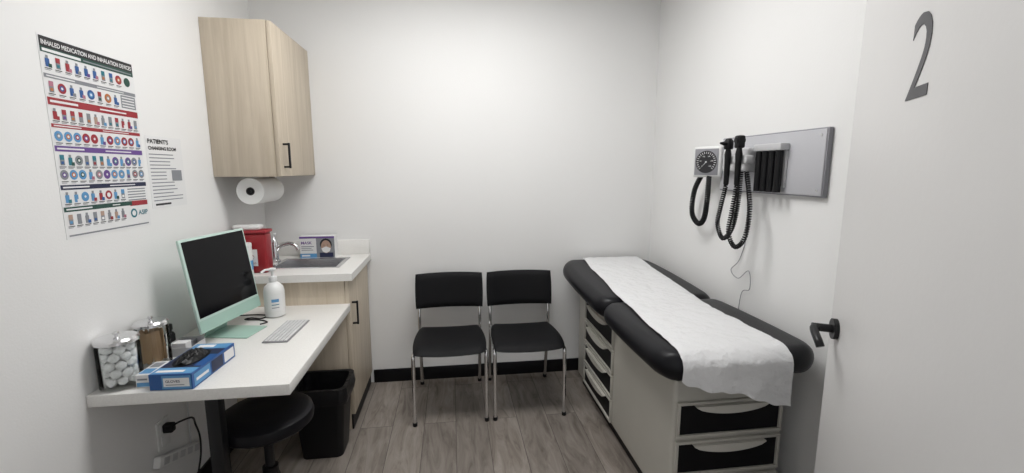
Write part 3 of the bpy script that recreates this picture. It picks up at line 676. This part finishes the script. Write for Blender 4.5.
# ------------------------------------------------------------------ poster
Pw,Ph=.393,.607
Mp=frame((XL+.0012,1.527,1.245),(0,1,0),(0,0,1))
po=MB(); po.box((0,0,-.001),(Pw,Ph,0),M_whitep,M=Mp)
po.rect(.004,Ph-.05,Pw-.004,Ph-.004,M_ink,Mp,n=.0004)
po.text('INHALED MEDICATION AND INHALATION DEVICES',.010,Ph-.028,.014,M_whitep,Mp,n=.0008,width=Pw-.02,bold=.02)
po.rect(.004,Ph-.05,Pw-.004,Ph-.034,M_greenp,Mp,n=.0006)
po.rect(.01,Ph-.046,.15,Ph-.038,M_whitep,Mp,n=.0009); po.rect(.16,Ph-.044,.38,Ph-.040,M_greyp,Mp,n=.0009)
cols=[M_bluel,M_teal,M_orange,M_redp,M_purple,M_pink,M_greyp,M_greenp,M_blue]
def inh(x,y,c1,c2,kind):
    if kind==0:
        po.rect(x-.009,y,x+.006,y+.024,c1,Mp,n=.0008); po.rect(x-.006,y+.024,x+.003,y+.033,M_greyp,Mp,n=.0008); po.rect(x+.001,y-.001,x+.013,y+.010,c2,Mp,n=.0009)
    elif kind==1:
        po.disc(x,y+.016,.0155,c1,Mp,n=.0008); po.disc(x,y+.016,.008,c2,Mp,n=.001); po.disc(x,y+.016,.004,M_whitep,Mp,n=.0012)
    else:
        po.rect(x-.008,y,x+.008,y+.019,M_greyp,Mp,n=.0008); po.rect(x-.008,y+.017,x+.008,y+.032,c1,Mp,n=.0009); po.rect(x-.005,y+.004,x+.005,y+.012,c2,Mp,n=.001)
def row(y,n,colors,kinds,x0=.024,x1=.370):
    for i in range(n):
        x=x0+(x1-x0)*i/(n-1); inh(x,y,random.choice(colors),random.choice(cols+[M_whitep]),random.choice(kinds))
        po.rect(x-.013,y-.006,x+.012,y-.0035,M_ink,Mp,n=.0006); po.rect(x-.013,y-.010,x+.006,y-.008,M_greyp,Mp,n=.0006)
def bandp(y,h,c,w0=.004,w1=Pw-.004):
    po.rect(w0,y,w1,y+h,c,Mp,n=.0006)
    po.rect(w0+.008,y+h*.35,w0+.11,y+h*.65,M_whitep,Mp,n=.0009); po.rect(w0+.2,y+h*.38,w1-.06,y+h*.6,M_whitep,Mp,n=.0009)
row(Ph-.090,9,[M_bluel,M_blue,M_teal,M_redp],[0,2,1],x1=.31); po.disc(.352,Ph-.075,.016,M_greenp,Mp)
bandp(Ph-.122,.012,M_greyp); row(Ph-.163,8,[M_orange,M_pink,M_blue,M_redp],[0,1,2],x1=.285)
po.rect(.31,Ph-.17,.385,Ph-.125,M_greyp,Mp,n=.0005)
for k in range(4): po.rect(.315,Ph-.135-k*.010,.378,Ph-.131-k*.010,M_whitep,Mp,n=.0008)
bandp(Ph-.20,.022,M_redp); row(Ph-.242,12,[M_redp,M_greyp,M_skin],[0,2]); bandp(Ph-.266,.011,M_redp)
row(Ph-.307,11,[M_redp,M_redp,M_bluel],[1,1,0])
bandp(Ph-.337,.017,M_purple); row(Ph-.379,12,[M_purple,M_teal,M_bluel,M_greyp],[0,2,1])
row(Ph-.424,11,[M_purple,M_bluel,M_greyp],[1,0,2])
bandp(Ph-.454,.015,M_navy); row(Ph-.494,8,[M_greyp,M_bluel,M_redp],[0,1,2],x1=.26)
for k in range(5): po.rect(.285,Ph-.465-k*.010,.380,Ph-.461-k*.010,M_greyp,Mp,n=.0006)
bandp(Ph-.522,.015,M_greenp,w1=.30); row(Ph-.563,8,[M_skin,M_pink,M_greyp],[0,1,2],x1=.25)
po.disc(.305,.055,.017,M_teal,Mp); po.disc(.305,.055,.010,M_whitep,Mp,n=.001); po.text('ASIP',.328,.046,.018,M_teal,Mp,width=.052,bold=.02); po.rect(.01,.008,.38,.013,M_greyp,Mp)
po.rect(.29,.082,.385,.10,M_redp,Mp)
thing(po.obj('poster',smooth=0,fix=False),'colourful inhaler medication poster taped to the wall','poster')
Mn=frame((XL+.0012,1.942,1.306),(0,1,0),(0,0,1)); no=MB(); nw,nh=.235,.287
no.box((0,0,-.001),(nw,nh,0),M_whitep,M=Mn); no.text("PATIENT'S",.012,nh-.03,.019,M_ink,Mn,width=.13,bold=.03); no.text('CHANGING ROOM',.012,nh-.055,.015,M_ink,Mn,width=.18,bold=.03)
for k in range(14):
    yy=nh-.074-k*.0142
    if k in(5,6,7): no.rect(.012,yy,.11,yy+.004,M_greyp,Mn)
    else: no.rect(.012,yy,random.uniform(.14,.215),yy+.004,M_greyp,Mn)
no.rect(.145,nh-.18,.215,nh-.135,M_greyp,Mn,n=.0008); no.rect(.02,.010,.12,.018,M_ink,Mn)
thing(no.obj('notice',smooth=0,fix=False),'white printed notice sheet taped beside the poster','notice')
# ------------------------------------------------------------------ world, camera
w=bpy.data.worlds.new('World'); S.world=w; w.use_nodes=True; w.node_tree.nodes['Background'].inputs[0].default_value=(.97,.98,1,1); w.node_tree.nodes['Background'].inputs[1].default_value=.9
cam=bpy.data.cameras.new('camera'); co=bpy.data.objects.new('camera',cam); COL.objects.link(co)
cam.sensor_width=36; cam.lens=444.64/1024*36; cam.clip_start=.02
co.location=(0,0,1.46); co.rotation_euler=(math.radians(90-8.548),math.radians(0),math.radians(-7.745)); S.camera=co
try: S.view_settings.view_transform='Standard'
except Exception: pass
for o in bpy.data.objects:
    if '_o' in o: del o['_o']
